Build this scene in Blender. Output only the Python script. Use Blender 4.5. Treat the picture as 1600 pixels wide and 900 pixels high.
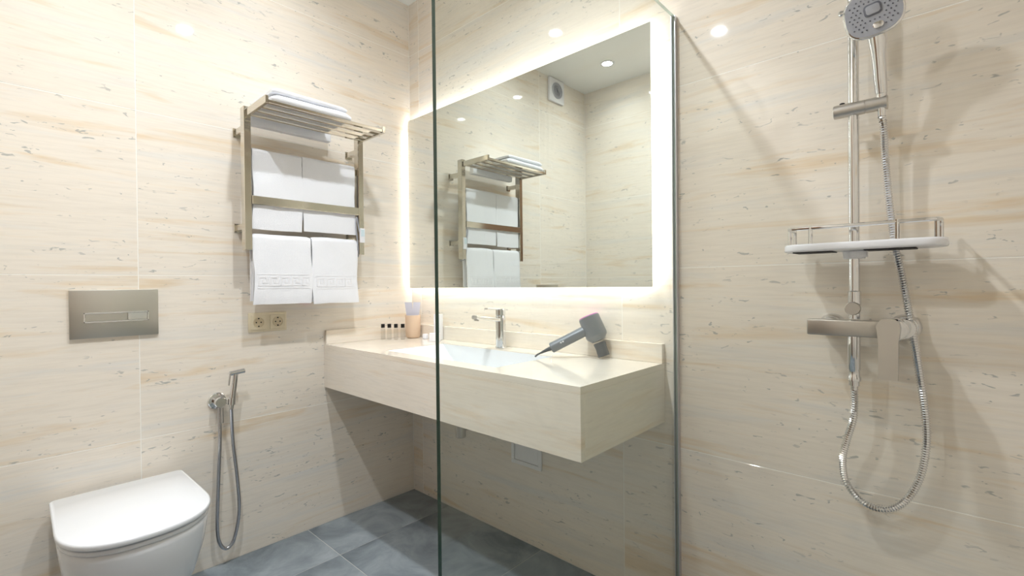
import bpy, bmesh, math, random
from mathutils import Vector, Matrix, noise
random.seed(4)
for o in list(bpy.data.objects): bpy.data.objects.remove(o)
SC = bpy.context.scene
COL = SC.collection

# ------------------------------------------------------------------ camera
F_PX = 743.925
CAM = Vector((2.17708, -1.53878, 1.11591))
YAW, PITCH, ROLL = -0.748164, -0.006995, -0.010799
_f = Vector((math.sin(YAW)*math.cos(PITCH), math.cos(YAW)*math.cos(PITCH), math.sin(PITCH)))
_r0 = Vector((math.cos(YAW), -math.sin(YAW), 0)); _u0 = _r0.cross(_f)
_r = _r0*math.cos(ROLL) + _u0*math.sin(ROLL); _u = -_r0*math.sin(ROLL) + _u0*math.cos(ROLL)
cam = bpy.data.cameras.new('camera'); cam.sensor_width = 36; cam.lens = F_PX/1600*36
cam.clip_start = 0.02
co = bpy.data.objects.new('camera', cam); COL.objects.link(co)
co.matrix_world = Matrix(((_r.x, _u.x, -_f.x, CAM.x), (_r.y, _u.y, -_f.y, CAM.y), (_r.z, _u.z, -_f.z, CAM.z), (0, 0, 0, 1)))
SC.camera = co

def ray(px, py):
    return _f + _r*((px-800)/F_PX) - _u*((py-450)/F_PX)
def on(px, py, ax, v):                      # photo pixel -> point on an axis plane
    d = ray(px, py); t = (v-CAM[ax])/d[ax]; return CAM + d*t
def onpl(px, py, p0, n):                    # photo pixel -> point on any plane
    d = ray(px, py); t = (Vector(p0)-CAM).dot(n)/d.dot(n); return CAM + d*t

# ------------------------------------------------------------------ light and exposure
LAMP_WATTS = (2.3, 10.9)      # lamps near the towel wall are dimmer than those near the shower
LENS_STRENGTH = 85.0
LED_STRENGTH = 28.0
w = bpy.data.worlds.new('world'); SC.world = w; w.use_nodes = True
w.node_tree.nodes['Background'].inputs[0].default_value = (0.9, 0.95, 1, 1)
w.node_tree.nodes['Background'].inputs[1].default_value = 0.02
SC.view_settings.view_transform = 'Standard'; SC.view_settings.look = 'None'
SC.view_settings.exposure = 0.05; SC.view_settings.gamma = 1.0
SC.view_settings.use_curve_mapping = False

# ------------------------------------------------------------------ materials
def srgb(r, g, b):
    f = lambda c: c/12.92 if c <= 0.04045 else ((c+0.055)/1.055)**2.4
    return (f(r/255), f(g/255), f(b/255), 1)

def mat(name, col, rough=0.5, metal=0.0, ior=1.45, coat=0.0, bump=None, spec=None):
    m = bpy.data.materials.new(name); m.use_nodes = True
    nt = m.node_tree; b = nt.nodes['Principled BSDF']
    b.inputs['Base Color'].default_value = col
    b.inputs['Roughness'].default_value = rough
    b.inputs['Metallic'].default_value = metal
    b.inputs['IOR'].default_value = ior
    b.inputs['Coat Weight'].default_value = coat
    b.inputs['Coat Roughness'].default_value = 0.05
    if bump:
        sc, st, dist = bump
        tc = nt.nodes.new('ShaderNodeTexCoord'); n = nt.nodes.new('ShaderNodeTexNoise')
        n.inputs['Scale'].default_value = sc; n.inputs['Detail'].default_value = 3
        bp = nt.nodes.new('ShaderNodeBump'); bp.inputs['Strength'].default_value = st; bp.inputs['Distance'].default_value = dist
        nt.links.new(tc.outputs['Object'], n.inputs['Vector']); nt.links.new(n.outputs['Fac'], bp.inputs['Height'])
        nt.links.new(bp.outputs['Normal'], b.inputs['Normal'])
    return m

def ramp(nt, stops, interp='LINEAR'):
    r = nt.nodes.new('ShaderNodeValToRGB'); e = r.color_ramp.elements; r.color_ramp.interpolation = interp
    while len(e) < len(stops): e.new(0.5)
    for k, (p, c) in enumerate(stops): e[k].position = p; e[k].color = c
    return r

def travertine(name, pits=1.0, light=(240, 231, 218), tan=(232, 213, 186), grey=(231, 227, 220), rough=0.04):
    m = bpy.data.materials.new(name); m.use_nodes = True
    nt = m.node_tree; L = nt.links.new; b = nt.nodes['Principled BSDF']
    tc = nt.nodes.new('ShaderNodeTexCoord'); oi = nt.nodes.new('ShaderNodeObjectInfo')
    mul = nt.nodes.new('ShaderNodeMath'); mul.operation = 'MULTIPLY'; mul.inputs[1].default_value = 41.0
    L(oi.outputs['Random'], mul.inputs[0])
    cmb = nt.nodes.new('ShaderNodeCombineXYZ')
    L(mul.outputs[0], cmb.inputs[0]); L(mul.outputs[0], cmb.inputs[1]); L(mul.outputs[0], cmb.inputs[2])
    add = nt.nodes.new('ShaderNodeVectorMath'); add.operation = 'ADD'
    L(tc.outputs['Object'], add.inputs[0]); L(cmb.outputs[0], add.inputs[1])
    def nz(scale, sc, detail=4, dist=0.0, rgh=0.55):
        mp = nt.nodes.new('ShaderNodeMapping'); mp.inputs['Scale'].default_value = scale
        mp.inputs['Rotation'].default_value = (0, math.radians(2.5), 0)
        L(add.outputs[0], mp.inputs['Vector'])
        n = nt.nodes.new('ShaderNodeTexNoise'); n.inputs['Scale'].default_value = sc
        n.inputs['Detail'].default_value = detail; n.inputs['Distortion'].default_value = dist
        n.inputs['Roughness'].default_value = rgh
        L(mp.outputs[0], n.inputs['Vector']); return n
    band = nz((0.55, 0.55, 6.0), 2.3, 5, 0.5, 0.6)
    r1 = ramp(nt, [(0.30, srgb(*grey)), (0.47, srgb(*light)), (0.56, srgb(*light)), (0.68, srgb(*tan)), (0.80, srgb(*grey))])
    L(band.outputs['Fac'], r1.inputs[0])
    fine = nz((1.5, 1.5, 22.0), 5.0, 4, 0.3)
    r2 = ramp(nt, [(0.30, (0.93, 0.925, 0.92, 1)), (0.6, (1, 1, 1, 1)), (0.78, (0.965, 0.93, 0.88, 1))])
    L(fine.outputs['Fac'], r2.inputs[0])
    mx = nt.nodes.new('ShaderNodeMix'); mx.data_type = 'RGBA'; mx.blend_type = 'MULTIPLY'; mx.inputs[0].default_value = 1
    L(r1.outputs[0], mx.inputs[6]); L(r2.outputs[0], mx.inputs[7])
    # grey pits, stretched along the bedding and gathered in bands
    pit = nz((11, 11, 34.0), 2.6, 2, 0.9, 0.5)
    cl = nz((0.9, 0.9, 4.0), 3.0, 2, 0.3)
    r3 = ramp(nt, [(0.655, (0, 0, 0, 1)), (0.70, (1, 1, 1, 1))]); L(pit.outputs['Fac'], r3.inputs[0])
    r4 = ramp(nt, [(0.44, (0, 0, 0, 1)), (0.56, (1, 1, 1, 1))]); L(cl.outputs['Fac'], r4.inputs[0])
    mm = nt.nodes.new('ShaderNodeMath'); mm.operation = 'MULTIPLY'; L(r3.outputs[0], mm.inputs[0]); L(r4.outputs[0], mm.inputs[1])
    m3 = nt.nodes.new('ShaderNodeMath'); m3.operation = 'MULTIPLY'; L(mm.outputs[0], m3.inputs[0]); m3.inputs[1].default_value = 0.62*pits
    mx2 = nt.nodes.new('ShaderNodeMix'); mx2.data_type = 'RGBA'
    L(m3.outputs[0], mx2.inputs[0]); L(mx.outputs[2], mx2.inputs[6]); mx2.inputs[7].default_value = srgb(148, 152, 150)
    L(mx2.outputs[2], b.inputs['Base Color'])
    b.inputs['Roughness'].default_value = rough; b.inputs['IOR'].default_value = 1.5
    return m

def slate(name):
    m = bpy.data.materials.new(name); m.use_nodes = True
    nt = m.node_tree; L = nt.links.new; b = nt.nodes['Principled BSDF']
    tc = nt.nodes.new('ShaderNodeTexCoord'); oi = nt.nodes.new('ShaderNodeObjectInfo')
    mul = nt.nodes.new('ShaderNodeMath'); mul.operation = 'MULTIPLY'; mul.inputs[1].default_value = 23.0
    L(oi.outputs['Random'], mul.inputs[0])
    add = nt.nodes.new('ShaderNodeVectorMath'); add.operation = 'ADD'
    L(tc.outputs['Object'], add.inputs[0]); L(mul.outputs[0], add.inputs[1])
    n = nt.nodes.new('ShaderNodeTexNoise'); n.inputs['Scale'].default_value = 4.5; n.inputs['Detail'].default_value = 8; n.inputs['Roughness'].default_value = 0.62
    n.inputs['Distortion'].default_value = 0.6
    L(add.outputs[0], n.inputs['Vector'])
    r = ramp(nt, [(0.28, srgb(98, 107, 113)), (0.5, srgb(137, 146, 152)), (0.72, srgb(170, 177, 182))]); L(n.outputs['Fac'], r.inputs[0])
    L(r.outputs[0], b.inputs['Base Color']); b.inputs['Roughness'].default_value = 0.42
    bp = nt.nodes.new('ShaderNodeBump'); bp.inputs['Strength'].default_value = 0.12; bp.inputs['Distance'].default_value = 0.003
    L(n.outputs['Fac'], bp.inputs['Height']); L(bp.outputs['Normal'], b.inputs['Normal'])
    return m

def emit(name, col, st):
    m = bpy.data.materials.new(name); m.use_nodes = True; nt = m.node_tree
    nt.nodes.remove(nt.nodes['Principled BSDF']); e = nt.nodes.new('ShaderNodeEmission')
    e.inputs[0].default_value = col; e.inputs[1].default_value = st
    nt.links.new(e.outputs[0], nt.nodes['Material Output'].inputs[0]); return m

def clear_glass(name, tint, f0=0.04):
    # thin clear sheet: transparent body with a Schlick mirror reflection on top
    m = bpy.data.materials.new(name); m.use_nodes = True; nt = m.node_tree; L = nt.links.new
    nt.nodes.remove(nt.nodes['Principled BSDF'])
    t = nt.nodes.new('ShaderNodeBsdfTransparent'); t.inputs[0].default_value = tint
    g = nt.nodes.new('ShaderNodeBsdfGlossy'); g.inputs['Roughness'].default_value = 0.0
    lw = nt.nodes.new('ShaderNodeLayerWeight'); lw.inputs[0].default_value = 0.5
    p = nt.nodes.new('ShaderNodeMath'); p.operation = 'POWER'; L(lw.outputs['Facing'], p.inputs[0]); p.inputs[1].default_value = 5
    ma = nt.nodes.new('ShaderNodeMath'); ma.operation = 'MULTIPLY_ADD'; L(p.outputs[0], ma.inputs[0]); ma.inputs[1].default_value = 1-f0; ma.inputs[2].default_value = f0
    mx = nt.nodes.new('ShaderNodeMixShader'); L(ma.outputs[0], mx.inputs[0]); L(t.outputs[0], mx.inputs[1]); L(g.outputs[0], mx.inputs[2])
    L(mx.outputs[0], nt.nodes['Material Output'].inputs[0]); return m

M = dict(
    wall=travertine('travertine_wall_tile'),
    vanity=travertine('travertine_vanity_slab', pits=0.15, light=(245, 236, 223), tan=(238, 221, 198), grey=(241, 234, 224), rough=0.08),
    grout=mat('pale_grout', srgb(246, 242, 234), 0.8),
    floor=slate('grey_slate_tile'), fgrout=mat('light_floor_grout', srgb(196, 196, 192), 0.8),
    ceiling=mat('white_stretch_ceiling', srgb(243, 244, 241), 0.45),
    chrome=mat('polished_chrome', srgb(225, 226, 228), 0.06, 1),
    steel=mat('polished_steel', srgb(212, 207, 196), 0.10, 1),
    brushed=mat('brushed_steel', srgb(206, 204, 197), 0.34, 1),
    satin=mat('satin_grey_metal', srgb(198, 194, 188), 0.34, 1),
    ceramic=mat('white_ceramic', srgb(240, 242, 245), 0.07, 0, 1.5, 0.3),
    white=mat('white_plastic', srgb(236, 236, 240), 0.25),
    dark=mat('dark_rubber', srgb(30, 30, 32), 0.5),
    slot=mat('black_slot', srgb(22, 22, 26), 0.6),
    cream=mat('cream_plastic', srgb(229, 217, 190), 0.3),
    creamin=mat('cream_socket_well', srgb(214, 199, 168), 0.35),
    terry=mat('white_terry_cloth', srgb(244, 245, 249), 0.95, bump=(420, 0.55, 0.003)),
    border=mat('woven_towel_border', srgb(240, 240, 243), 0.7),
    mirror=mat('mirror_silver', (0.86, 0.885, 0.865, 1), 0.0, 1),
    mirrorback=mat('mirror_backing', srgb(200, 202, 200), 0.5),
    led=emit('cool_white_led', (1.0, 0.99, 0.965, 1), LED_STRENGTH),
    lamp=emit('downlight_lens', (0.92, 0.96, 1.0, 1), LENS_STRENGTH),
    glass=clear_glass('shower_glass', (0.955, 0.975, 0.962, 1)),
    glassedge=mat('green_glass_edge', srgb(26, 58, 46), 0.08),
    glasslit=mat('pale_lit_glass_edge', srgb(196, 210, 202), 0.2),  # ceiling light on the top edge painted as paler colour; wall edge shares it
    alu=mat('anodised_aluminium', srgb(214, 214, 220), 0.4, 1),
    hosegrey=mat('grey_metal_hose', srgb(196, 196, 200), 0.25, 1),
    bottle=clear_glass('clear_bottle', (0.93, 0.93, 0.92, 1)),
    black=mat('black_cap', srgb(18, 18, 18), 0.3),
    cup=mat('beige_cup', srgb(222, 196, 170), 0.55),
    paper=mat('white_carton', srgb(238, 238, 242), 0.5),
    lilac=mat('lilac_white_sachet', srgb(214, 214, 228), 0.35),
    dryer=mat('grey_dryer_shell', srgb(122, 127, 133), 0.33, 0.25),
    dryerdark=mat('dark_grey_dryer', srgb(84, 88, 92), 0.4, 0.2),
    pink=mat('pink_dryer_ring', srgb(226, 62, 196), 0.3),
    face=mat('grey_spray_face', srgb(168, 170, 178), 0.35),
    nozzle=mat('dark_nozzle', srgb(104, 106, 116), 0.5),
    hatch=mat('grey_hatch', srgb(242, 242, 244), 0.4),
    door=mat('brown_door', srgb(122, 91, 66), 0.4),
    display=mat('pale_blue_display', srgb(206, 222, 228), 0.2),
)

# ------------------------------------------------------------------ mesh helpers
def V(*a): return Vector(a)
def obj(name, bm, m, parent=None, angle=35, smooth=True, ms=None):
    bmesh.ops.recalc_face_normals(bm, faces=bm.faces[:])
    me = bpy.data.meshes.new(name); bm.to_mesh(me); bm.free()
    for x in ([M[m]] if ms is None else [M[k] for k in ms]): me.materials.append(x)
    if smooth:
        me.shade_smooth(); me.set_sharp_from_angle(angle=math.radians(angle))
    o = bpy.data.objects.new(name, me); COL.objects.link(o)
    if parent is not None:
        o.parent = parent; o.location = -world_loc(parent)
    return o
def world_loc(o):
    v = Vector(o.location)
    while o.parent is not None: o = o.parent; v += Vector(o.location)
    return v
def thing(name, label, cat, loc, group=None):
    o = bpy.data.objects.new(name, None); COL.objects.link(o); o.location = loc; o.empty_display_size = 0.05
    return tag(o, label, cat, group)
def tag(o, label, cat, group=None):
    o['label'] = label; o['category'] = cat
    if group: o['group'] = group
    return o
def struct(o): o['kind'] = 'structure'; return o
def bx(bm, lo, hi, bevel=0.0, seg=1):
    lo, hi = Vector(lo), Vector(hi); c = (lo+hi)/2; s = hi-lo
    r = bmesh.ops.create_cube(bm, size=1, matrix=Matrix.Translation(c) @ Matrix.Diagonal((s.x, s.y, s.z, 1)))
    if bevel:
        es = list({e for v in r['verts'] for e in v.link_edges})
        bmesh.ops.bevel(bm, geom=es, offset=bevel, segments=seg, affect='EDGES', profile=0.5)
def box(lo, hi, bevel=0.0, seg=1):
    bm = bmesh.new(); bx(bm, lo, hi, bevel, seg); return bm
def frame_of(t, hint=None):
    t = t.normalized(); h = hint or (V(0, 0, 1) if abs(t.z) < 0.9 else V(1, 0, 0))
    a = t.cross(h).normalized(); return a, a.cross(t).normalized()
def rings(bm, rs, caps=True):
    prev = None; first = None
    for ring in rs:
        vs = [bm.verts.new(p) for p in ring]
        if prev:
            n = len(vs)
            for i in range(n): bm.faces.new((prev[i], prev[(i+1) % n], vs[(i+1) % n], vs[i]))
        else: first = vs
        prev = vs
    if caps: bm.faces.new(first[::-1]); bm.faces.new(prev)
def tube(bm, pts, r, n=14, caps=True):
    pts = [Vector(p) for p in pts]; N = len(pts)
    rr = r if isinstance(r, (list, tuple)) else [r]*N
    t0 = pts[1]-pts[0]; a, b = frame_of(t0); rs = []
    for i, p in enumerate(pts):
        t = (pts[min(i+1, N-1)]-pts[max(i-1, 0)]).normalized()
        a = (a - t*a.dot(t)).normalized(); b = t.cross(a)
        rs.append([p + (a*math.cos(2*math.pi*k/n) + b*math.sin(2*math.pi*k/n))*rr[i] for k in range(n)])
    rings(bm, rs, caps)
def lathe(bm, p0, axis, prof, n=28):
    """prof: list of (distance along axis, radius)"""
    p0 = Vector(p0); t = Vector(axis).normalized(); a, b = frame_of(t)
    rs = [[p0 + t*d + (a*math.cos(2*math.pi*k/n) + b*math.sin(2*math.pi*k/n))*max(r, 1e-4) for k in range(n)] for d, r in prof]
    rings(bm, rs, True)
def spline(pts, per=10):
    pts = [Vector(p) for p in pts]; q = [pts[0]*2-pts[1]] + pts + [pts[-1]*2-pts[-2]]; out = []
    for i in range(1, len(q)-2):
        for k in range(per):
            t = k/per; a, b, c, d = q[i-1:i+3]
            out.append(0.5*((2*b) + (c-a)*t + (2*a-5*b+4*c-d)*t*t + (3*b-a-3*c+d)*t**3))
    out.append(pts[-1]); return out
def resample(pts, step):
    out = [pts[0]]; acc = 0
    for a, b in zip(pts, pts[1:]):
        L = (b-a).length; d = step-acc
        while d <= L: out.append(a.lerp(b, d/L)); d += step
        acc = (acc+L) % step
    return out
def offset2(poly, d):
    n = len(poly); out = []
    for i in range(n):
        a, b, c = poly[i-1], poly[i], poly[(i+1) % n]
        e1 = Vector((b[0]-a[0], b[1]-a[1])).normalized(); e2 = Vector((c[0]-b[0], c[1]-b[1])).normalized()
        nn = Vector((e1.y+e2.y, -e1.x-e2.x)); nn = nn.normalized() if nn.length > 1e-6 else Vector((e1.y, -e1.x))
        out.append((b[0]-nn.x*d, b[1]-nn.y*d))
    return out
def slab(bm, poly, z0, z1, r=0.004, fn=None):
    """counter-clockwise outline extruded in z with rounded rims"""
    fn = fn or (lambda x, y, z: V(x, y, z)); rs = []
    prof = [(r, z0), (r*0.3, z0+r*0.3), (0, z0+r), (0, z1-r), (r*0.3, z1-r*0.3), (r, z1)]
    for d, z in prof: rs.append([fn(x, y, z) for x, y in offset2(poly, d)])
    rings(bm, rs, True)
def rrect(cx, cy, w, h, r, n=6):
    out = []
    for (sx, sy, a0) in ((1, 1, 0), (-1, 1, 90), (-1, -1, 180), (1, -1, 270)):
        for k in range(n+1):
            a = math.radians(a0+90*k/n)
            out.append((cx+sx*(w/2-r)+r*math.cos(a), cy+sy*(h/2-r)+r*math.sin(a)))
    return out

# ------------------------------------------------------------------ the room
XR, YF, ZC = 2.43, -1.77, 2.644                  # right wall, front wall, ceiling
ZJ = [0.0, 0.5654, 1.1654, 1.7654, 2.3654, ZC]   # tile courses
GAP = 0.0022
_tm = {}
def tile_mesh(wd, h, t, m, flat=False):
    k = (round(wd, 4), round(h, 4), t, m)
    if k not in _tm:
        bm = bmesh.new()
        if flat: bx(bm, (-wd/2, -h/2, -t), (wd/2, h/2, 0), 0.0007)
        else: bx(bm, (-wd/2, 0, -h/2), (wd/2, t, h/2), 0.0007)
        me = bpy.data.meshes.new('tile'); bm.to_mesh(me); bm.free(); me.materials.append(M[m]); _tm[k] = me
    return _tm[k]
def tiled_wall(name, lo, hi, joints, place, rot):
    wl = struct(obj(name, box(lo, hi), 'grout', smooth=False))
    for a, b in zip(joints, joints[1:]):
        for z0, z1 in zip(ZJ, ZJ[1:]):
            o = bpy.data.objects.new('tile', tile_mesh(b-a-GAP, z1-z0-GAP, 0.008, 'wall'))
            COL.objects.link(o); o.parent = wl; o.location = place((a+b)/2, (z0+z1)/2); o.rotation_euler = (0, 0, rot)
    return wl
D0 = 0.0085                                       # wall cores sit behind the tile faces
tiled_wall('wall_back', (-0.1, D0-0.0081, 0), (XR+0.1, 0.1, ZC), [0, 0.085, 1.2934, XR], lambda s, z: (s, 0, z), 0)
tiled_wall('wall_left', (-0.1, YF-0.1, 0), (-D0+0.0081, D0-0.0081, ZC), [YF, -1.1929, 0], lambda s, z: (0, s, z), math.pi/2)
wf = tiled_wall('wall_front', (-D0+0.0081, YF-0.1, 0), (XR+D0, YF-D0+0.0081, ZC), [0, 0.6, 1.44, XR], lambda s, z: (s, YF, z), math.pi)
tiled_wall('wall_right', (XR+D0-0.0081, YF-D0+0.0081, 0), (XR+0.1, D0-0.0081, ZC), [YF, -1.2, 0], lambda s, z: (XR, s, z), -math.pi/2)
for o in list(wf.children):                       # the doorway is cut out of the front wall's tiling
    if 0.62 < o.location.x < 1.4 and o.location.z < 2.2: bpy.data.objects.remove(o)
struct(obj('ceiling', box((-0.1, YF-0.1, ZC), (XR+0.1, 0.1, ZC+0.08)), 'ceiling', smooth=False))
fl = struct(obj('floor', box((-0.1, YF-0.1, -0.1), (XR+0.1, 0.1, -0.0012)), 'fgrout', smooth=False))
FX = [0, 0.302, 0.902, 1.502, 2.102, XR]; FY = [YF, -1.187, -0.587, 0]
for a, b in zip(FX, FX[1:]):
    for c, d in zip(FY, FY[1:]):
        o = bpy.data.objects.new('tile', tile_mesh(b-a-0.003, d-c-0.003, 0.008, 'floor', True))
        COL.objects.link(o); o.parent = fl; o.location = ((a+b)/2, (c+d)/2, 0)
o = bpy.data.objects.new('tile', tile_mesh(0.84-GAP, ZJ[4]-2.10-GAP, 0.008, 'wall')); COL.objects.link(o); o.parent = wf; o.location = (1.02, YF, (2.10+ZJ[4])/2); o.rotation_euler = (0, 0, math.pi)
# door in the front wall
bm = box((0.66, YF-0.006, 0.006), (1.38, YF+0.012, 2.055), 0.002)
dr = struct(obj('door_1', bm, 'door', smooth=False))
bm = bmesh.new()
for lo, hi in (((0.601, YF, 0), (0.66, YF+0.02, 2.099)), ((1.38, YF, 0), (1.439, YF+0.02, 2.099)), ((0.66, YF, 2.055), (1.38, YF+0.02, 2.099))): bx(bm, lo, hi, 0.002)
obj('door_frame', bm, 'door', dr, smooth=False)
bm = bmesh.new(); lathe(bm, (1.32, YF+0.012, 1.0), (0, 1, 0), [(0, 0.025), (0.008, 0.025), (0.009, 0.009), (0.045, 0.009)])
tube(bm, [(1.325, YF+0.05, 1.0), (1.21, YF+0.05, 1.0)], 0.009); obj('handle', bm, 'chrome', dr)

# ------------------------------------------------------------------ ceiling downlights
for x, y, lb in ((0.41, -0.778, 'round recessed downlight above the vanity near the towel rack'),
                 (1.143, -0.775, 'round recessed downlight above the vanity near the shower glass'),
                 (0.42, -1.43, 'round recessed downlight above the toilet'),
                 (1.139, -1.45, 'round recessed downlight over the open floor beside the shower glass')):
    t = thing('downlight', lb, 'lamp', (x, y, ZC), 'recessed downlights in the ceiling')
    bm = bmesh.new(); lathe(bm, (x, y, ZC), (0, 0, -1), [(0, 0.049), (0.003, 0.049), (0.005, 0.045), (0.005, 0.0350), (0.002, 0.0345), (0.0, 0.0345)], 32); obj('trim_ring', bm, 'white', t)
    bm = bmesh.new(); lathe(bm, (x, y, ZC), (0, 0, -1), [(0.0005, 0.034), (0.0030, 0.034)], 32); obj('lens', bm, 'lamp', t)
    ld = bpy.data.lights.new('bulb', 'AREA'); ld.shape = 'DISK'; ld.size = 0.066; ld.energy = LAMP_WATTS[0 if x < 0.8 else 1]; ld.color = (0.905, 0.955, 1.0); ld.spread = math.radians(142)
    lo_ = bpy.data.objects.new('bulb', ld); COL.objects.link(lo_); lo_.parent = t; lo_.location = (0, 0, -0.0036)

# ------------------------------------------------------------------ vanity
VX, VY, VT, VB = 1.455, -0.500, 0.844, 0.643
t = thing('vanity', 'long beige stone vanity with an inset white basin hung between the walls', 'vanity', (0.72, -0.25, VB))
BX0, BX1, BY0, BY1 = 0.41, 1.075, -0.43, -0.118
bm = bmesh.new()
xs = [0.0005, BX0, BX1, VX]; ys = [VY, BY0, BY1, -0.0005]
grid = {}
for k, z in enumerate((VT-0.02, VT)):
    for i, x in enumerate(xs):
        for j, y in enumerate(ys): grid[i, j, k] = bm.verts.new((x, y, z))
for i in range(3):
    for j in range(3):
        if (i, j) == (1, 1): continue
        bm.faces.new([grid[a, b, 1] for a, b in ((i, j), (i+1, j), (i+1, j+1), (i, j+1))])
        bm.faces.new([grid[a, b, 0] for a, b in ((i, j), (i, j+1), (i+1, j+1), (i+1, j))])
def side(seq):
    for (a, b), (c, d) in zip(seq, seq[1:]): bm.faces.new((grid[a, b, 0], grid[c, d, 0], grid[c, d, 1], grid[a, b, 1]))
side([(0, 0), (1, 0), (2, 0), (3, 0), (3, 1), (3, 2), (3, 3), (2, 3), (1, 3), (0, 3), (0, 2), (0, 1), (0, 0)])
side([(1, 1), (1, 2), (2, 2), (2, 1), (1, 1)])
obj('top_slab', bm, 'vanity', t, smooth=False)
obj('front_panel', box((0.0005, VY, VB), (VX, VY+0.02, VT-0.0205), 0.0008), 'vanity', t, smooth=False)
obj('side_panel', box((VX-0.02, VY+0.0205, VB), (VX, -0.0005, VT-0.0205), 0.0008), 'vanity', t, smooth=False)
obj('bottom_panel', box((0.0005, VY+0.0205, VB+0.002), (VX-0.0205, -0.0005, VB+0.02)), 'vanity', t, smooth=False)
obj('backsplash', box((0.0005, -0.0200, VT+0.0003), (VX, -0.0005, VT+0.066), 0.001), 'vanity', t, smooth=False)
obj('side_splash', box((0.0005, VY+0.004, VT+0.0003), (0.016, -0.0205, VT+0.066), 0.001), 'vanity', t, smooth=False)
# basin: sloped left end, flat floor
bm = bmesh.new(); zb = VT-0.125
top = [V(BX0, BY0, VT-0.003), V(BX1, BY0, VT-0.003), V(BX1, BY1, VT-0.003), V(BX0, BY1, VT-0.003)]
bot = [V(BX0+0.16, BY0+0.02, zb), V(BX1-0.03, BY0+0.02, zb), V(BX1-0.03, BY1-0.02, zb), V(BX0+0.16, BY1-0.02, zb)]
vt = [bm.verts.new(p) for p in top]; vb = [bm.verts.new(p) for p in bot]
vo = [bm.verts.new(p + V(0, 0, -0.012)) for p in bot]; vp = [bm.verts.new(p+V(0, 0, -0.0165)) for p in top]
for a in range(4):
    b = (a+1) % 4
    bm.faces.new((vt[a], vt[b], vb[b], vb[a])); bm.faces.new((vp[a], vp[b], vo[b], vo[a])); bm.faces.new((vt[a], vt[b], vp[b], vp[a]))
bm.faces.new(vb); bm.faces.new(vo)
bsn = obj('basin', bm, 'ceramic', t, smooth=False)
bm = bmesh.new(); lathe(bm, (0.76, -0.27, zb), (0, 0, 1), [(0.0003, 0.03), (0.003, 0.029), (0.004, 0.02), (0.002, 0.012)]); obj('drain', bm, 'chrome', bsn)
# bottle trap below the vanity
t = thing('bottle_trap', 'chrome bottle trap poking out below the stone vanity', 'trap', (0.76, -0.27, 0.59))
q = on(720, 683, 1, -0.25)
tx, tz = q.x, q.z
bm = bmesh.new(); lathe(bm, (tx, -0.25, tz), (0, 0, 1), [(0, 0.018), (0.003, 0.021), (0.05, 0.021), (0.052, 0.019), (VB-tz-0.0005+0.0025, 0.017)]); obj('trap_body', bm, 'satin', t)
bm = bmesh.new(); tube(bm, spline([(tx, -0.235, tz+0.035), (tx, -0.12, tz+0.035), (tx, -0.0005, tz+0.035)], 4), 0.012); obj('waste_pipe', bm, 'satin', t)

# tap
TX = 0.75; TY = -0.075
t = thing('basin_tap', 'chrome single lever basin tap behind the white basin', 'tap', (TX, TY, VT))
bm = bmesh.new(); lathe(bm, (TX, TY, VT+0.0003), (0, 0, 1), [(0, 0.0255), (0.004, 0.0255), (0.007, 0.0225), (0.12, 0.0215), (0.135, 0.022), (0.140, 0.019)]); obj('tap_body', bm, 'chrome', t)
def yz(px, py, x=TX): return on(px, py, 0, x)
sp = yz(741, 496)
bm = bmesh.new()
slab(bm, rrect(0, 0, 0.030, 0.016, 0.006), 0, 1.0, 0.0, lambda a, b, s: V(TX+a, TY + (sp.y-TY)*s, VT+0.121 + (sp.z-VT-0.121)*s + b)); obj('spout', bm, 'chrome', t)
bm = bmesh.new(); lathe(bm, (TX, sp.y+0.012, sp.z-0.008), (0, -0.15, -1), [(0, 0.010), (0.007, 0.010), (0.0071, 0.007)], 16); obj('aerator', bm, 'satin', t)
bm = bmesh.new(); lathe(bm, (TX, TY, VT+0.1405), (0, 0, 1), [(0, 0.018), (0.003, 0.0215), (0.024, 0.022), (0.028, 0.019)])
lv = obj('lever_cap', bm, 'chrome', t)
bm = bmesh.new()
slab(bm, rrect(0, 0, 0.024, 0.006, 0.0025), 0, 1, 0.0, lambda a, b, s: V(TX+a*(1-0.2*s), TY+0.018-0.105*s, VT+0.167+0.006*s+b)); obj('lever', bm, 'chrome', lv)

# ------------------------------------------------------------------ backlit mirror
MX0, MX1, MZ0, MZ1, MD = 0.036, 1.432, 1.103, 1.995, 0.040
t = thing('mirror', 'large frameless wall mirror with white light glowing around its edges', 'mirror', (0.73, -MD/2, MZ0))
obj('mirror_glass', box((MX0, -MD, MZ0), (MX1, -MD+0.005, MZ1)), 'mirror', t, smooth=False)
obj('back_panel', box((MX0+0.045, -MD+0.0055, MZ0+0.045), (MX1-0.045, -0.0005, MZ1-0.045)), 'mirrorback', t, smooth=False)
e0, e1 = 0.022, 0.036
for lo, hi in (((MX0+e0, 0, MZ0+e0), (MX1-e0, 0, MZ0+e1)), ((MX0+e0, 0, MZ1-e1), (MX1-e0, 0, MZ1-e0)),
               ((MX0+e0, 0, MZ0+e1+0.001), (MX0+e1, 0, MZ1-e1-0.001)), ((MX1-e1, 0, MZ0+e1+0.001), (MX1-e0, 0, MZ1-e1-0.001))):
    obj('led_strip', box((lo[0], -MD+0.0055, lo[2]), (hi[0], -MD+0.011, hi[2])), 'led', t, smooth=False)

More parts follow.
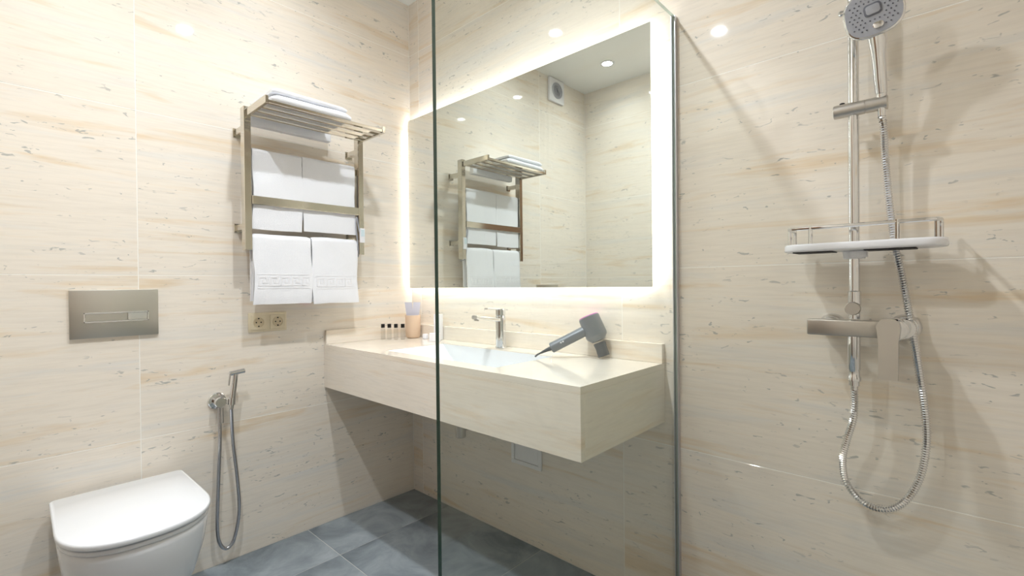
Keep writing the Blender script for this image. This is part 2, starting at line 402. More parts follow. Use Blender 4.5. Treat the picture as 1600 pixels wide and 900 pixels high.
# ------------------------------------------------------------------ shower screen
GX, GY, GZ = 1.5, -1.007, 1.997
t = thing('shower_screen', 'clear frameless glass shower screen standing out from the tiled wall', 'glass screen', (GX, -0.5, 0))
bm = box((GX-0.005, GY, 0.0), (GX+0.005, -0.004, GZ))
bm.faces.ensure_lookup_table()
for f in bm.faces:
    f.normal_update(); f.material_index = 0 if abs(f.normal.x) > 0.5 else (2 if f.normal.z > 0.5 or f.normal.y > 0.5 else 1)
obj('glass_pane', bm, None, t, smooth=False, ms=['glass', 'glassedge', 'glasslit'])
bm = bmesh.new(); bx(bm, (GX-0.0075, -0.016, 0.0), (GX-0.0052, -0.0004, GZ)); bx(bm, (GX+0.0052, -0.016, 0.0), (GX+0.0075, -0.0004, GZ)); bx(bm, (GX-0.0052, -0.0035, 0), (GX+0.0052, -0.0004, GZ))
obj('wall_channel', bm, 'alu', t, smooth=False)

# ------------------------------------------------------------------ toilet
TCY = -1.258; HW = 0.186
def dshape(x0, xf, hw, straight=0.33, p=2.35, n=30, rb=0.02):
    pts = []
    for k in range(n+1):
        a = -math.pi/2 + math.pi*k/n
        c, s = math.cos(a), math.sin(a)
        pts.append((straight+(xf-straight)*abs(c)**(2/p), TCY + hw*math.copysign(abs(s)**(2/p), s)))
    q = []
    for k in range(5):
        a = math.radians(90+90*k/4); q.append((x0+rb+rb*math.cos(a), TCY+hw*0.975-rb+rb*math.sin(a)))
    pts += q
    pts += [(x, 2*TCY-y) for x, y in q[::-1]]
    return pts
t = thing('toilet', 'white wall hung toilet with a closed slim lid', 'toilet', (0.25, TCY, 0.1))
bm = bmesh.new(); rs = []
for z, xf, hw, st, x0 in ((0.075, 0.30, 0.085, 0.16, 0.001), (0.085, 0.34, 0.105, 0.18, 0.001), (0.13, 0.41, 0.13, 0.22, 0.001), (0.22, 0.475, 0.155, 0.28, 0.001), (0.31, 0.51, 0.172, 0.31, 0.001), (0.375, 0.520, 0.179, 0.325, 0.001), (0.392, 0.521, 0.180, 0.325, 0.001), (0.397, 0.517, 0.176, 0.325, 0.004)):
    rs.append([V(x, y, z) for x, y in dshape(x0, xf, hw, st)])
rings(bm, rs); obj('bowl', bm, 'ceramic', t, 50)
bm = bmesh.new(); slab(bm, dshape(0.06, 0.523, HW-0.005), 0.3985, 0.4115, 0.004); obj('seat', bm, 'ceramic', t, 50)
bm = bmesh.new(); slab(bm, dshape(0.035, 0.530, HW), 0.4162, 0.4335, 0.005)
obj('lid', bm, 'ceramic', t, 50)
for s in (-0.075, 0.075):
    bm = bmesh.new(); lathe(bm, (0.045, TCY+s-0.02, 0.4055), (0, 1, 0), [(0, 0.007), (0.04, 0.007)], 14); obj('hinge', bm, 'chrome', t)
bm = bmesh.new()
q = on(108, 873, 1, TCY-HW*0.93); lathe(bm, (0.36, TCY-0.164, 0.345), (0.25, -1, -0.1), [(0, 0.009), (0.006, 0.008), (0.0065, 0.006)], 16); obj('mount_cap', bm, 'white', t)

# flush plate
t = thing('flush_plate', 'brushed steel flush plate with a slim dual button above the toilet', 'flush plate', (0, -1.259, 0.946))
y0, y1, z0, z1 = -1.381, -1.137, 0.947, 1.113
bm = box((0.0003, y0, z0), (0.011, y1, z1), 0.002, 2); obj('plate', bm, 'brushed', t)
bm = bmesh.new(); pz, ph = 1.018, 0.034
for lo, hi in (((0.0113, -1.345, pz-ph/2), (0.0150, -1.166, pz-ph/2+0.004)), ((0.0113, -1.345, pz+ph/2-0.004), (0.0150, -1.166, pz+ph/2)),
               ((0.0113, -1.345, pz-ph/2), (0.0150, -1.341, pz+ph/2)), ((0.0113, -1.170, pz-ph/2), (0.0150, -1.166, pz+ph/2))): bx(bm, lo, hi, 0.0008)
obj('button_rim', bm, 'chrome', t)
obj('button', box((0.0113, -1.340, pz-0.0125), (0.0138, -1.228, pz+0.0125), 0.0008), 'brushed', t)
obj('button', box((0.0113, -1.2265, pz-0.0125), (0.0138, -1.171, pz+0.0125), 0.0008), 'chrome', t)

# double socket
t = thing('wall_socket', 'cream double wall socket under the hanging towels', 'socket', (0, -0.751, 0.925))
y0, y1, z0, z1 = -0.829, -0.673, 0.926, 1.008
obj('plate', box((0.0003, y0, z0), (0.008, y1, z1), 0.002, 2), 'cream', t)
for k in range(2):
    yc = y0+0.039+0.078*k; zc = (z0+z1)/2
    ins = obj('insert', box((0.0083, yc-0.031, zc-0.031), (0.0115, yc+0.031, zc+0.031), 0.001), 'cream', t)
    bm = bmesh.new(); lathe(bm, (0.0117, yc, zc), (1, 0, 0), [(0, 0.0215), (0.002, 0.0215), (0.0022, 0.0195), (0.0003, 0.0190)]); obj('well', bm, 'creamin', ins)
    bm = bmesh.new()
    for s in (-1, 1): lathe(bm, (0.0121, yc+s*0.0095, zc), (1, 0, 0), [(0, 0.003), (0.0006, 0.003)], 10)
    for s in (-1, 1): bx(bm, (0.0121, yc-0.003, zc+s*0.0165-0.0025), (0.0132, yc+0.003, zc+s*0.0165+0.0025))
    obj('contacts', bm, 'dark', ins)

# extractor fan high on the left wall (seen in the mirror)
t = thing('extractor_fan', 'square white extractor fan high on the wall by the ceiling', 'fan', (0, -1.38, 2.465))
bm = box((0.0003, -1.468, 2.465), (0.022, -1.292, 2.638), 0.006, 2); obj('cover', bm, 'white', t)
bm = bmesh.new(); c = V(0.0223, -1.38, 2.552)
lathe(bm, c, (1, 0, 0), [(0, 0.060), (0.004, 0.060), (0.006, 0.056), (0.006, 0.050), (0.0005, 0.049)], 36); obj('grille_ring', bm, 'face', t)
bm = bmesh.new()
for rr in (0.014, 0.026, 0.038): lathe(bm, c, (1, 0, 0), [(0.0008, rr+0.003), (0.005, rr+0.003), (0.005, rr-0.003), (0.0008, rr-0.003)], 32)
obj('grille', bm, 'face', t)

# inspection hatch below the vanity
t = thing('inspection_hatch', 'grey square inspection hatch on the wall under the vanity', 'hatch', (0.826, 0, 0.33))
bm = bmesh.new(); hx0, hx1, hz0, hz1 = 0.741, 0.911, 0.333, 0.503
for lo, hi in (((hx0, hz0), (hx1, hz0+0.017)), ((hx0, hz1-0.017), (hx1, hz1)), ((hx0, hz0+0.017), (hx0+0.017, hz1-0.017)), ((hx1-0.017, hz0+0.017), (hx1, hz1-0.017))):
    bx(bm, (lo[0], -0.008, lo[1]), (hi[0], -0.0003, hi[1]), 0.001)
obj('frame', bm, 'hatch', t, smooth=False)
obj('panel', box((hx0+0.0185, -0.0055, hz0+0.0185), (hx1-0.0185, -0.0003, hz1-0.0185), 0.001), 'hatch', t, smooth=False)

# ------------------------------------------------------------------ towel rack
PY0, PY1 = -0.858, -0.364
t = thing('towel_rack', 'polished steel heated towel rack with a slatted top shelf', 'towel rack', (0.09, -0.61, 1.265))
RK = t
for yc in (PY0, PY1):
    o = obj('post', box((0.078, yc-0.0135, 1.266), (0.116, yc+0.0135, 1.838), 0.0015), 'steel', t)
    for zc in (1.755, 1.362):
        bm = bmesh.new(); bx(bm, (0.004, yc-0.012, zc-0.012), (0.0778, yc+0.012, zc+0.012), 0.001); bx(bm, (0.0003, yc-0.018, zc-0.018), (0.0038, yc+0.018, zc+0.018), 0.001); obj('wall_bracket', bm, 'steel', o)
def bar(xc, zc, hx, hz): return obj('bar', box((xc-hx, PY0+0.014, zc-hz), (xc+hx, PY1-0.014, zc+hz), 0.0015), 'steel', t)
BA, BB, BC = 1.655, 1.468, 1.303
bar(0.092, BA, 0.006, 0.015); bar(0.1165, BB, 0.004, 0.0175); bar(0.092, BC, 0.006, 0.015)
# shelf
SZ0, SZ1, SX0, SX1 = 1.797, 1.826, 0.117, 0.322
for yc in (PY0, PY1): obj('shelf_side', box((SX0, yc-0.006, SZ0), (SX1, yc+0.006, SZ1), 0.001), 'steel', t)
for k in range(4):
    xc = SX0+0.012+k*0.0595
    obj('shelf_slat', box((xc-0.010, PY0+0.0065, SZ0+0.004), (xc+0.010, PY1-0.0065, SZ0+0.016), 0.001), 'steel', t)
# controller and its cable
cb = obj('controller', box((0.1165, PY1-0.0125, 1.322), (0.126, PY1+0.0125, 1.390), 0.002), 'white', t)
obj('display', box((0.1263, PY1-0.009, 1.352), (0.1268, PY1+0.009, 1.384)), 'display', cb, smooth=False)
bm = bmesh.new(); tube(bm, spline([(0.121, PY1-0.0135, 1.37), (0.119, PY1-0.026, 1.44), (0.112, PY1-0.026, 1.40), (0.112, PY1-0.020, 1.33), (0.106, PY1-0.012, 1.27), (0.085, PY1-0.002, 1.258), (0.08, PY1, 1.2655)], 8), 0.0028, 8); obj('cable', bm, 'face', t)

# ------------------------------------------------------------------ towels
def wob(y, z, s, a): return a*noise.noise(V(y*9+s, z*9, s*3.1)) + 0.4*a*noise.noise(V(y*27+s, z*25, s))
def draped(name, label, y0, y1, xb, zt, zf, zbk, th, seed, group, lean=0.0, rad=0.010, barb=0.016):
    """cloth folded over a bar: front flap to zf, back flap to zbk"""
    zc = zt-th-rad                                    # bar-hugging arc centre
    path = [(xb+rad+th/2, zf+(zc-zf)*k/14) for k in range(15)]
    path += [(xb+(rad+th/2)*math.cos(math.radians(a)), zc+(rad+th/2)*math.sin(math.radians(a))) for a in range(15, 180, 15)]
    path += [(xb-rad-th/2, zc+(zbk-zc)*k/10) for k in range(11)]
    n = len(path); ny = 22; bm = bmesh.new()
    def surf(i, y, sgn):
        a = path[max(i-1, 0)]; b = path[min(i+1, n-1)]; tx, tz = b[0]-a[0], b[1]-a[1]; l = math.hypot(tx, tz)
        nx, nz = tz/l, -tx/l
        e = 0.5 if i in (0, n-1) else 1
        h = th/2*e*sgn; x = path[i][0]+nx*h; z = path[i][1]+nz*h
        down = max(0, zc-path[i][1])
        d = wob(y, path[i][1], seed, 0.0035)*min(1, down*12) if nx > 0 else wob(y, path[i][1], seed+7, 0.0015)*min(1, down*12)
        return V(x + d + (lean*down if i < 15 else 0), y + 0.004*math.sin(path[i][1]*21+seed)*min(1, down*8), z + 0.0025*noise.noise(V(y*14, seed, 0)))
    loops = []
    for j in range(ny+1):
        s = j/ny; y = y0+(y1-y0)*s
        e = min(1, min(s, 1-s)*ny/1.0); shrink = 0.55+0.45*e
        ring = [surf(i, y, 1*shrink) for i in range(n)] + [surf(i, y, -1*shrink) for i in range(n-1, -1, -1)]
        loops.append(ring)
    rings(bm, loops)
    o = obj(name, bm, 'terry', None, 60)
    tag(o, label, 'towel', group)
    return o, (lambda y, z: surf(min(range(15), key=lambda i: abs(path[i][1]-z)), y, 1))
g = 'hand towels on the upper bar of the rack'
draped('hand_towel', 'plain white hand towel on the upper bar of the rack, on the toilet side', PY0+0.020, -0.6385, 0.092, 1.681, 1.352, 1.40, 0.0085, 1.3, g, rad=0.0075)
draped('hand_towel', 'plain white hand towel on the upper bar of the rack, on the vanity side', -0.6365, PY1-0.026, 0.092, 1.684, 1.358, 1.41, 0.0085, 4.1, g, rad=0.0075)
g = 'bath towels on the lowest bar of the rack'
def bath_towel(label, y0, y1, zt, zf, seed, zbk):
    o, sf = draped('bath_towel', label, y0, y1, 0.092, zt, zf, zbk, 0.014, seed, g, 0.03, rad=0.0075)
    bm = bmesh.new(); zb = zf+0.075; h = 0.040; u = h/6
    def patch(ya, yb, za, zb_, lift):
        ya, yb = max(ya, y0+0.012), min(yb, y1-0.012)
        if yb-ya < 0.001: return
        dep = 0.0013
        c = []
        for yy, zz in ((ya, za), (yb, za), (yb, zb_), (ya, zb_)):
            k = (zz-zf)/max(1e-6, (zt-0.0215-zf)); f = k*14; i0 = max(0, min(13, int(f)))
            zs = [zf+(zt-0.0215-zf)*(i0)/14, zf+(zt-0.0215-zf)*(i0+1)/14]
            p = sf(yy, zs[0]).lerp(sf(yy, zs[1]), f-i0); c.append(V(p.x, yy, zz))
        lo = [bm.verts.new(p+V(-0.002, 0, 0)) for p in c]; hi = [bm.verts.new(p+V(lift, 0, 0)) for p in c]
        bm.faces.new(hi)
        for a in range(4): bm.faces.new((lo[a], lo[(a+1) % 4], hi[(a+1) % 4], hi[a]))
    for za in (zb-0.010, zb+h+0.006):
        for k in range(12):
            ya = y0+(y1-y0)*k/12; patch(ya, y0+(y1-y0)*(k+1)/12, za, za+0.004, 0.0012)
    w = 0.044; y = y0+0.016
    while y < y1-0.03:                                   # greek key
        for a, b, c, d in ((0, 1, 0, 6), (1, 5.4, 5, 6), (4.4, 5.4, 1.7, 5), (2.2, 4.4, 1.7, 2.7), (2.2, 3.1, 2.7, 3.8), (0, 6.4, -0.0, 0.9)):
            patch(y+a*u, y+b*u, zb+c*u, zb+d*u, 0.0016)
        y += w
    if len(bm.faces): obj('greek_key_border', bm, 'border', o, smooth=False)
    return o
bath_towel('white bath towel with a greek key border on the lowest bar, on the toilet side', PY0+0.016, -0.606, 1.335, 1.046, 2.2, 1.06)
bath_towel('white bath towel with a greek key border on the lowest bar, on the vanity side', -0.601, PY1-0.021, 1.337, 1.041, 5.7, 1.05)

def folded(name, label, x0, x1, y0, y1, z0, h, seed, flap=None):
    bm = bmesh.new(); n = 14; loops = []
    N = 24
    for j in range(n+1):
        s = j/n; y = y0+(y1-y0)*s; e = min(1.0, min(s, 1-s)*n/1.2); hh = h*(0.55+0.45*math.sqrt(e))
        ring = []
        for k in range(N):
            a = 2*math.pi*k/N; c, sn = math.cos(a), math.sin(a); p = 5.0
            x = (x0+x1)/2 + (x1-x0)/2*math.copysign(abs(c)**(2/p), c)
            z = z0+h/2*1.0 + hh/2*math.copysign(abs(sn)**(2/p), sn) - (h-hh)/2
            if sn > 0: z += 0.004*noise.noise(V(x*12, y*9, seed))
            ring.append(V(x + 0.003*noise.noise(V(y*11, seed, z*20)), y, z))
        loops.append(ring)
    rings(bm, loops); o = obj(name, bm, 'terry', None, 60)
    tag(o, label, 'towel', 'folded towels on the rack shelf')
    if flap:
        bm = bmesh.new(); fx0, fx1, fy0, fy1, fz0, fz1 = flap; bx(bm, (fx0, fy0, fz0), (fx1, fy1, fz1), 0.003, 2); obj('hanging_flap', bm, 'terry', o)
    return o
folded('folded_towel', 'thick folded white towel lying directly on the rack shelf slats', 0.065, 0.318, PY0+0.018, -0.520, SZ0+0.0165, 0.032, 1.0, (0.035, 0.067, PY0+0.03, -0.485, 1.785, 1.842))
folded('folded_towel', 'thinner folded white towel on top of the towel stack', 0.072, 0.312, PY0+0.022, -0.535, SZ0+0.0500, 0.022, 6.0)

# ------------------------------------------------------------------ bidet shower
t = thing('bidet_shower', 'chrome hand bidet sprayer with a hanging hose on a round wall outlet', 'bidet shower', (0.03, -0.93, 0.60))
BY, BZ = -0.948, 0.662
bm = bmesh.new(); lathe(bm, (0.0003, BY, BZ), (1, 0, 0), [(0, 0.033), (0.006, 0.033), (0.009, 0.030), (0.010, 0.021), (0.052, 0.021), (0.054, 0.019)]); obj('wall_outlet', bm, 'chrome', t)
bm = bmesh.new(); bx(bm, (0.036, BY+0.019, BZ-0.010), (0.060, BY+0.032, BZ+0.012), 0.002); lathe(bm, (0.062, BY+0.036, BZ-0.012), (0, 0.06, 1), [(0, 0.013), (0.026, 0.013), (0.026, 0.010)], 18); obj('holder', bm, 'chrome', t)
bm = bmesh.new(); tube(bm, [(0.040, BY+0.008, BZ-0.020), (0.040, BY+0.008, BZ-0.085)], [0.0055, 0.005]); obj('valve_lever', bm, 'satin', t)
hb = V(0.062, BY+0.034, BZ-0.03); ht = on(368, 584, 0, 0.066)
bm = bmesh.new(); tube(bm, [hb, hb.lerp(ht, 0.3), hb.lerp(ht, 0.31), ht], [0.008, 0.0085, 0.0105, 0.0105]); hs = obj('handset', bm, 'chrome', t)
ha, hc = on(359, 584, 0, 0.066), on(382, 579, 0, 0.066)
bm = bmesh.new(); tube(bm, [ha, hc], 0.0095); obj('spray_head', bm, 'chrome', hs)
bm = bmesh.new(); tube(bm, [ha+V(0.004, 0.001, 0.0), ha+V(0.006, -0.003, -0.02), ha+V(0.006, -0.006, -0.045)], [0.004, 0.0035, 0.003]); obj('trigger', bm, 'chrome', hs)
pts = [V(0.028, BY+0.002, BZ-0.018)] + [on(x, y, 0, 0.040) for x, y in ((343.5, 690), (341, 760), (339.5, 825), (344, 850), (355, 856.5), (366, 841), (373.5, 800), (371, 750), (364, 690))] + [V(0.060, hb.y, hb.z)]
bm = bmesh.new(); tube(bm, spline(pts, 8), 0.0068, 12); obj('hose', bm, 'hosegrey', t)

# ------------------------------------------------------------------ shower column
RX, RY = 1.992, -0.062
t = thing('shower_column', 'chrome shower rail with lever mixer, hand shower and ribbed hose', 'shower', (RX, -0.03, 0.53))
bm = bmesh.new(); tube(bm, [(RX, RY, 1.02), (RX, RY, 1.845)], 0.0118, 20); obj('rail', bm, 'chrome', t)
bm = bmesh.new(); lathe(bm, (RX, -0.0004, 1.80), (0, -1, 0), [(0, 0.022), (0.008, 0.022), (0.010, 0.012), (0.052, 0.012)]); lathe(bm, (RX-0.03, RY, 1.80), (1, 0, 0), [(0, 0.005), (0.004, 0.008), (0.012, 0.0065), (0.016, 0.008), (0.03, 0.008)], 16); obj('rail_bracket', bm, 'chrome', t)
# mixer
bm = box((1.893, -0.097, 0.977), (2.066, -0.060, 1.018), 0.004, 2); mb = obj('mixer_body', bm, 'satin', t)
for xc, r in ((1.936, 0.030), (2.088, 0.033)):
    bm = bmesh.new(); lathe(bm, (xc, -0.0004, 0.999), (0, -1, 0), [(0, r), (0.012, r), (0.022, r*0.9), (0.028, r*0.72), (0.062, r*0.70)]); obj('escutcheon', bm, 'chrome', mb)
bm = bmesh.new(); lathe(bm, (2.075, -0.058, 0.999), (0, -1, 0), [(0, 0.026), (0.048, 0.026), (0.052, 0.023)]); obj('cartridge', bm, 'chrome', mb)
bm = bmesh.new()
prof = [(-0.0235, 0.004), (-0.020, 0.014), (-0.012, 0.0215), (0, 0.0235), (0.012, 0.0215), (0.020, 0.014), (0.0225, 0.0), (0.0190, -0.03), (0.0185, -0.118), (-0.0185, -0.118), (-0.0190, -0.03), (-0.0225, 0.0)]
slab(bm, [(a, b) for a, b in prof[::-1]], 0, 1, 0.0, lambda a, b, s: V(2.064+a, -0.111-0.012*s - max(0, -b)*0.12, 1.003+b)); obj('lever', bm, 'satin', mb)
bm = bmesh.new(); lathe(bm, (RX, RY-0.010, 1.047), (0, -1, 0), [(0, 0.010), (0.012, 0.012), (0.013, 0.0165), (0.024, 0.0165), (0.026, 0.015)]); obj('diverter_knob', bm, 'satin', t)
bm = bmesh.new(); lathe(bm, (RX, RY, 1.055), (0, 0, 1), [(0, 0.0142), (0.034, 0.0142), (0.036, 0.012)], 20); obj('collar', bm, 'chrome', t)
bm = bmesh.new(); lathe(bm, (RX, RY-0.012, 0.9765), (0, 0, -1), [(0, 0.0138), (0.082, 0.0138), (0.084, 0.0125), (0.1, 0.0125), (0.103, 0.0145), (0.112, 0.0145), (0.113, 0.0115), (0.124, 0.0115), (0.125, 0.008), (0.135, 0.008)], 20); obj('outlet_tube', bm, 'chrome', t)
# slider and hand shower
SLZ = 1.549
bm = bmesh.new(); lathe(bm, (1.951, RY-0.006, SLZ), (1, 0, 0), [(0, 0.0155), (0.0015, 0.017), (0.066, 0.017), (0.0662, 0.0155), (0.0675, 0.0155), (0.0677, 0.017), (0.109, 0.017), (0.1105, 0.0155)], 24); sl = obj('slider', bm, 'satin', t)
bm = bmesh.new(); lathe(bm, (1.968, RY+0.004, SLZ+0.0165), (0, 0, 1), [(0, 0.005), (0.006, 0.006), (0.007, 0.005)], 14); obj('release_button', bm, 'dark', sl)
hx = 2.049
h0, h1 = V(hx, RY-0.008, SLZ+0.010), V(hx-0.004, -0.098, 1.690)
bm = bmesh.new(); tube(bm, [h0+V(0, 0.002, -0.042), h0+V(0, 0.001, -0.028), h0, h0+V(0, 0, 0.014), h0+V(0, -0.001, 0.0145), h0.lerp(h1, 0.35), h0.lerp(h1, 0.7), h1, h1+V(-0.003, -0.004, 0.03)], [0.0075, 0.009, 0.011, 0.0115, 0.0125, 0.0135, 0.0145, 0.019, 0.020], 18)
hd = obj('hand_shower', bm, 'chrome', t)
hc = on(1364.5, 19, 1, -0.125)
hn = (V(0.05, -1, -0.12)).normalized()
ha = (V(1, 0, 0.16) - hn*V(1, 0, 0.16).dot(hn)).normalized(); hbv = hn.cross(ha)*-1
if hbv.z < 0: hbv = -hbv
def sq(a, rr, p=2.7): return (rr*math.copysign(abs(math.cos(a))**(2/p), math.cos(a)), 0.95*rr*math.copysign(abs(math.sin(a))**(2/p), math.sin(a)))
def hp(u, v, d): return hc + ha*u + hbv*v + hn*d
def loft(prof, n=44): 
    bm = bmesh.new(); rings(bm, [[hp(*sq(2*math.pi*k/n, r), d) for k in range(n)] for d, r in prof]); return bm
obj('head_shell', loft([(-0.030, 0.018), (-0.026, 0.034), (-0.014, 0.052), (-0.004, 0.0585), (0.0, 0.0585), (0.002, 0.0565)]), 'chrome', hd, 50)
fc = obj('spray_face', loft([(0.0022, 0.0545), (0.0034, 0.0540)]), 'face', hd, 30)
bm = bmesh.new()
for i in range(-5, 6):
    for j in range(-5, 6):
        u, v = i*0.0092+(0.0046 if j % 2 else 0), j*0.0088
        if (abs(u)/0.047)**2.6+(abs(v)/0.045)**2.6 > 1 or (abs(u) < 0.019 and abs(v-0.004) < 0.017) or (abs(u) < 0.015 and -0.048 < v < -0.022): continue
        lathe(bm, hp(u, v, 0.0035), hn, [(0, 0.0017), (0.0014, 0.0013)], 8)
o = obj('nozzles', bm, 'nozzle', fc); o['kind'] = 'stuff'
def hslab(cx, cy, w_, h_, r, d0, d1):
    bm = bmesh.new(); slab(bm, rrect(cx, cy, w_, h_, r), d0, d1, 0.0004, lambda a, b, d: hp(a, b, d)); return bm
obj('spray_window', hslab(0, 0.006, 0.034, 0.028, 0.008, 0.0035, 0.0050), 'nozzle', fc)
obj('spray_window', hslab(0, 0.006, 0.027, 0.021, 0.006, 0.0052, 0.0060), 'face', fc)
obj('mode_button', hslab(0.004, -0.033, 0.021, 0.015, 0.0072, 0.0035, 0.0065), 'chrome', fc)
# ribbed hose: from the handset down, round the loop and up to the outlet
pts = [h0+V(0, 0.002, -0.040)] + [on(x, y, 1, yy) for x, y, yy in ((1381, 200, -0.055), (1384, 260, -0.05), (1391, 330, -0.045), (1399, 385, -0.042), (1411, 440, -0.040), (1424, 510, -0.040), (1436, 580, -0.038), (1446, 650, -0.036), (1447, 700, -0.034), (1436, 750, -0.032), (1411, 786, -0.032), (1380, 796, -0.034), (1346, 783, -0.038), (1322, 752, -0.045), (1317, 716, -0.052), (1324, 685, -0.060), (1334, 650, -0.068))] + [V(RX, RY-0.012, 0.856), V(RX, RY-0.012, 0.866)]
pp = resample(spline(pts, 14), 0.0030)
bm = bmesh.new(); tube(bm, pp, [0.0090 if k % 2 else 0.0066 for k in range(len(pp))], 10); obj('hose', bm, 'chrome', t, 20)

# ------------------------------------------------------------------ shower shelf clamped on the rail
t = thing('shower_shelf', 'white plastic shower shelf with a chrome guard rail clamped to the shower rail', 'shelf', (2.0, -0.07, 1.19))
bm = bmesh.new(); out = rrect((1.842+2.170)/2, -0.0795, 0.328, 0.105, 0.045, 8)
slab(bm, out, 1.192, 1.2125, 0.005); tr = obj('tray', bm, 'white', t, 50)
for x0, x1 in ((1.868, 1.955), (2.018, 2.115)): obj('drain_slot', box((x0, -0.1245, 1.1895), (x1, -0.055, 1.1917)), 'slot', tr, smooth=False)
bm = bmesh.new(); lathe(bm, (RX, RY, 1.172), (0, 0, 1), [(0, 0.022), (0.002, 0.023), (0.0195, 0.025)], 24); bx(bm, (RX-0.004, RY-0.032, 1.174), (RX+0.03, RY-0.012, 1.1915), 0.002); obj('clamp', bm, 'white', t)
RZ, FYY = 1.2525, -0.122
path = [(1.857, -0.045), (1.857, -0.105), (1.868, FYY+0.003), (1.885, FYY), (2.128, FYY), (2.146, FYY+0.003), (2.156, -0.105), (2.156, -0.045)]
bm = bmesh.new(); tube(bm, [V(a, b, RZ) for a, b in path], 0.0046, 10); gr = obj('guard_rail', bm, 'chrome', t)
for x, y in ((1.857, -0.102), (1.908, FYY), (2.081, FYY), (2.150, -0.108), (1.857, -0.048), (2.156, -0.048)):
    bm = bmesh.new(); tube(bm, [V(x, y, 1.2126), V(x, y, RZ+0.005)], 0.0048, 10); obj('post', bm, 'chrome', gr)

# ------------------------------------------------------------------ things on the vanity
for k, (px, b) in enumerate(((598, 531), (608, 531), (618.3, 531), (629, 531))):
    nth = ('fourth', 'third', 'second', 'first')[k]
    p = on(px, b, 2, VT); p += V(-0.006, 0.006, 0)
    t = thing('toiletry_bottle', nth + ' black capped toiletry bottle of the row, counted from the beige tumbler', 'bottle', (p.x, p.y, VT), 'toiletry bottles on the vanity')
    bm = bmesh.new(); lathe(bm, (p.x, p.y, VT+0.0004), (0, 0, 1), [(0, 0.0095), (0.001, 0.0108), (0.052, 0.0108), (0.056, 0.0085), (0.058, 0.0075), (0.0605, 0.0075)], 18); obj('bottle_body', bm, 'bottle', t)
    bm = bmesh.new(); lathe(bm, (p.x, p.y, VT+0.061), (0, 0, 1), [(0, 0.0095), (0.018, 0.0095), (0.019, 0.0085)], 18); obj('cap', bm, 'black', t)
p = on(644, 529, 2, VT) + V(-0.028, 0.026, 0)
t = thing('tumbler', 'beige bathroom tumbler holding toothbrush sachets at the mirror corner', 'cup', (p.x, p.y, VT))
bm = bmesh.new(); lathe(bm, (p.x, p.y, VT+0.0004), (0, 0, 1), [(0, 0.028), (0.004, 0.033), (0.012, 0.037), (0.05, 0.0395), (0.116, 0.0395), (0.1185, 0.0385), (0.1185, 0.0365), (0.012, 0.034), (0.008, 0.001)], 32); obj('cup_body', bm, 'cup', t, 40)
CUP = p.copy()
for dx, dy, tx_, ty_, lb in ((-0.009, -0.010, -0.05, -0.02, 'lilac white sachet standing in the beige tumbler, leaning to the toilet side'), (0.010, 0.006, 0.05, 0.04, 'pale sachet standing in the beige tumbler, leaning to the basin side')):
    bm = bmesh.new(); a = V(0.733, 0.68, 0)*0.019
    z0, z1 = VT+0.013, VT+0.186
    c0 = V(CUP.x+dx*0.3, CUP.y+dy*0.3, z0); c1 = c0+V(dx+tx_*0.12, dy+ty_*0.12, z1-z0); nn = V(-0.68, 0.733, 0)*0.0022
    vs = [bm.verts.new(c+s*a*wd+q*nn*qq) for c, wd, qq in ((c0, 0.8, 1), (c1, 1.0, 0.3)) for s, q in ((-1, -1), (1, -1), (1, 1), (-1, 1))]
    for f in ((0, 1, 2, 3), (4, 5, 6, 7), (0, 1, 5, 4), (1, 2, 6, 5), (2, 3, 7, 6), (3, 0, 4, 7)): bm.faces.new([vs[i] for i in f])
    o = obj('sachet', bm, 'lilac', smooth=False); tag(o, lb, 'sachet', 'sachets in the tumbler')
def carton(name, label, cat, c, sx, sy, h, rz, m='paper'):
    t = thing(name, label, cat, (c[0], c[1], VT))
    bm = box((-sx/2, -sy/2, 0.0004), (sx/2, sy/2, h), 0.001)
    bmesh.ops.transform(bm, matrix=Matrix.Translation((c[0], c[1], VT)) @ Matrix.Rotation(rz, 4, 'Z'), verts=bm.verts[:])
    obj('carton', bm, m, t, smooth=False); return t
p = on(678.5, 527, 2, VT)
t = carton('toothpaste_carton', 'tall white carton standing behind the soap box near the mirror corner', 'box', (0.285, -0.045, 0), 0.036, 0.03, 0.128, math.radians(20))
p = on(677, 534, 2, VT); t = carton('soap_box', 'low white soap box lying beside the beige tumbler', 'box', (p.x-0.01, p.y+0.018, 0), 0.05, 0.034, 0.040, math.radians(42))
p = on(664, 530, 2, VT)
bm = bmesh.new(); lathe(bm, (p.x-0.006, p.y+0.008, VT+0.0004), (0, 0, 1), [(0, 0.013), (0.003, 0.0155), (0.021, 0.0155), (0.025, 0.013)], 20)
tag(obj('soap_puck', bm, 'paper'), 'small round wrapped soap between the tumbler and the soap box', 'soap')

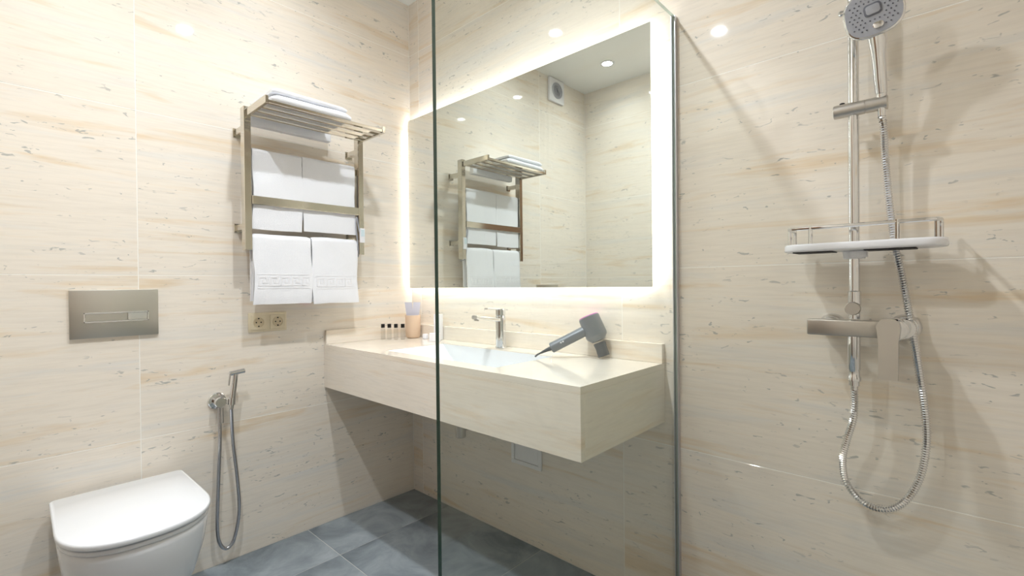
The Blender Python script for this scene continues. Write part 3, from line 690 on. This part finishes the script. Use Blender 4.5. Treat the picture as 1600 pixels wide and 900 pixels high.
# hair dryer: stands on its nozzle with the handle sloping down to the counter
A = on(943, 561, 2, VT)
vh = V(CAM.x-A.x, CAM.y-A.y, 0).normalized(); dh = V(-vh.y, vh.x, 0)
pn = (vh*math.cos(math.radians(10)) + V(0, 0, 1)*math.sin(math.radians(10))).normalized()
P = lambda x, y: onpl(x, y, (A.x, A.y, VT), pn)
t = thing('hair_dryer', 'grey hair dryer with a pink ring standing on the stone vanity', 'hair dryer', (A.x, A.y, VT))
c_top, c_mid, c_noz, c_tip = P(919.5, 495), P(935.0, 531.0), P(936.5, 535.5), P(944, 556.5)
ax = (c_mid-c_top).normalized(); HL = (c_mid-c_top).length
s = (P(919.5, 495)-CAM).length/F_PX
c_tip = c_tip + V(0, 0, max(0, VT+0.0185*abs(math.sqrt(max(0, 1-ax.z*ax.z)))+0.0008-c_tip.z))
bm = bmesh.new(); lathe(bm, c_top, ax, [(0.001, 0.024), (0, 0.036), (0.003, 0.039), (HL*0.80, 0.040), (HL*0.86, 0.0385), (HL*1.0, 0.027), (HL*1.04, 0.0255)], 36); hd = obj('dryer_head', bm, 'dryer', t, 40)
bm = bmesh.new(); lathe(bm, c_top, -ax, [(0.0003, 0.0365), (0.0022, 0.0355), (0.0030, 0.030), (0.0025, 0.020)], 36); obj('rear_ring', bm, 'pink', hd)
nz_ = (c_tip-c_noz); a2 = nz_.normalized(); NL = nz_.length
bm = bmesh.new()
side_ = pn.normalized(); oth = a2.cross(side_).normalized(); rs = []
for d, wa, wb in ((0, 0.0215, 0.0215), (0.004, 0.0225, 0.0225), (NL*0.4, 0.021, 0.0205), (NL, 0.014, 0.0215)):
    rs.append([c_noz + a2*d + side_*wa*math.cos(2*math.pi*k/28) + oth*wb*math.sin(2*math.pi*k/28) for k in range(28)])
rings(bm, rs); obj('nozzle', bm, 'dryerdark', t, 40)
g0, g1 = P(915, 516.5), P(861, 544)
bm = bmesh.new(); gl = (g1-g0).length; lathe(bm, g0, g1-g0, [(0, 0.0195), (gl*0.72, 0.0195), (gl*0.722, 0.0190), (gl*0.735, 0.0190), (gl*0.737, 0.0197), (gl-0.003, 0.0197), (gl, 0.017)], 28); hn_ = obj('handle', bm, 'dryer', t)
up = (V(0, 0, 1) - (g1-g0).normalized()*(g1-g0).normalized().z).normalized()
bm = bmesh.new()
for k in (0.64, 0.70):
    lathe(bm, g0.lerp(g1, k) + pn.normalized()*(0.0185 if pn.dot(CAM-g0) > 0 else -0.0185), pn*(1 if pn.dot(CAM-g0) > 0 else -1), [(0, 0.0035), (0.0025, 0.003)], 12)
obj('button', bm, 'white', hn_)
bm = bmesh.new(); tl = [g1, P(853, 547.5), P(846, 551), P(840, 554), P(836, 558)]
tl[-1].z = VT+0.0038
tube(bm, spline(tl, 6), [0.0085 - 0.0052*min(1, k/14) for k in range(25)], 12); obj('cord', bm, 'dryerdark', t)
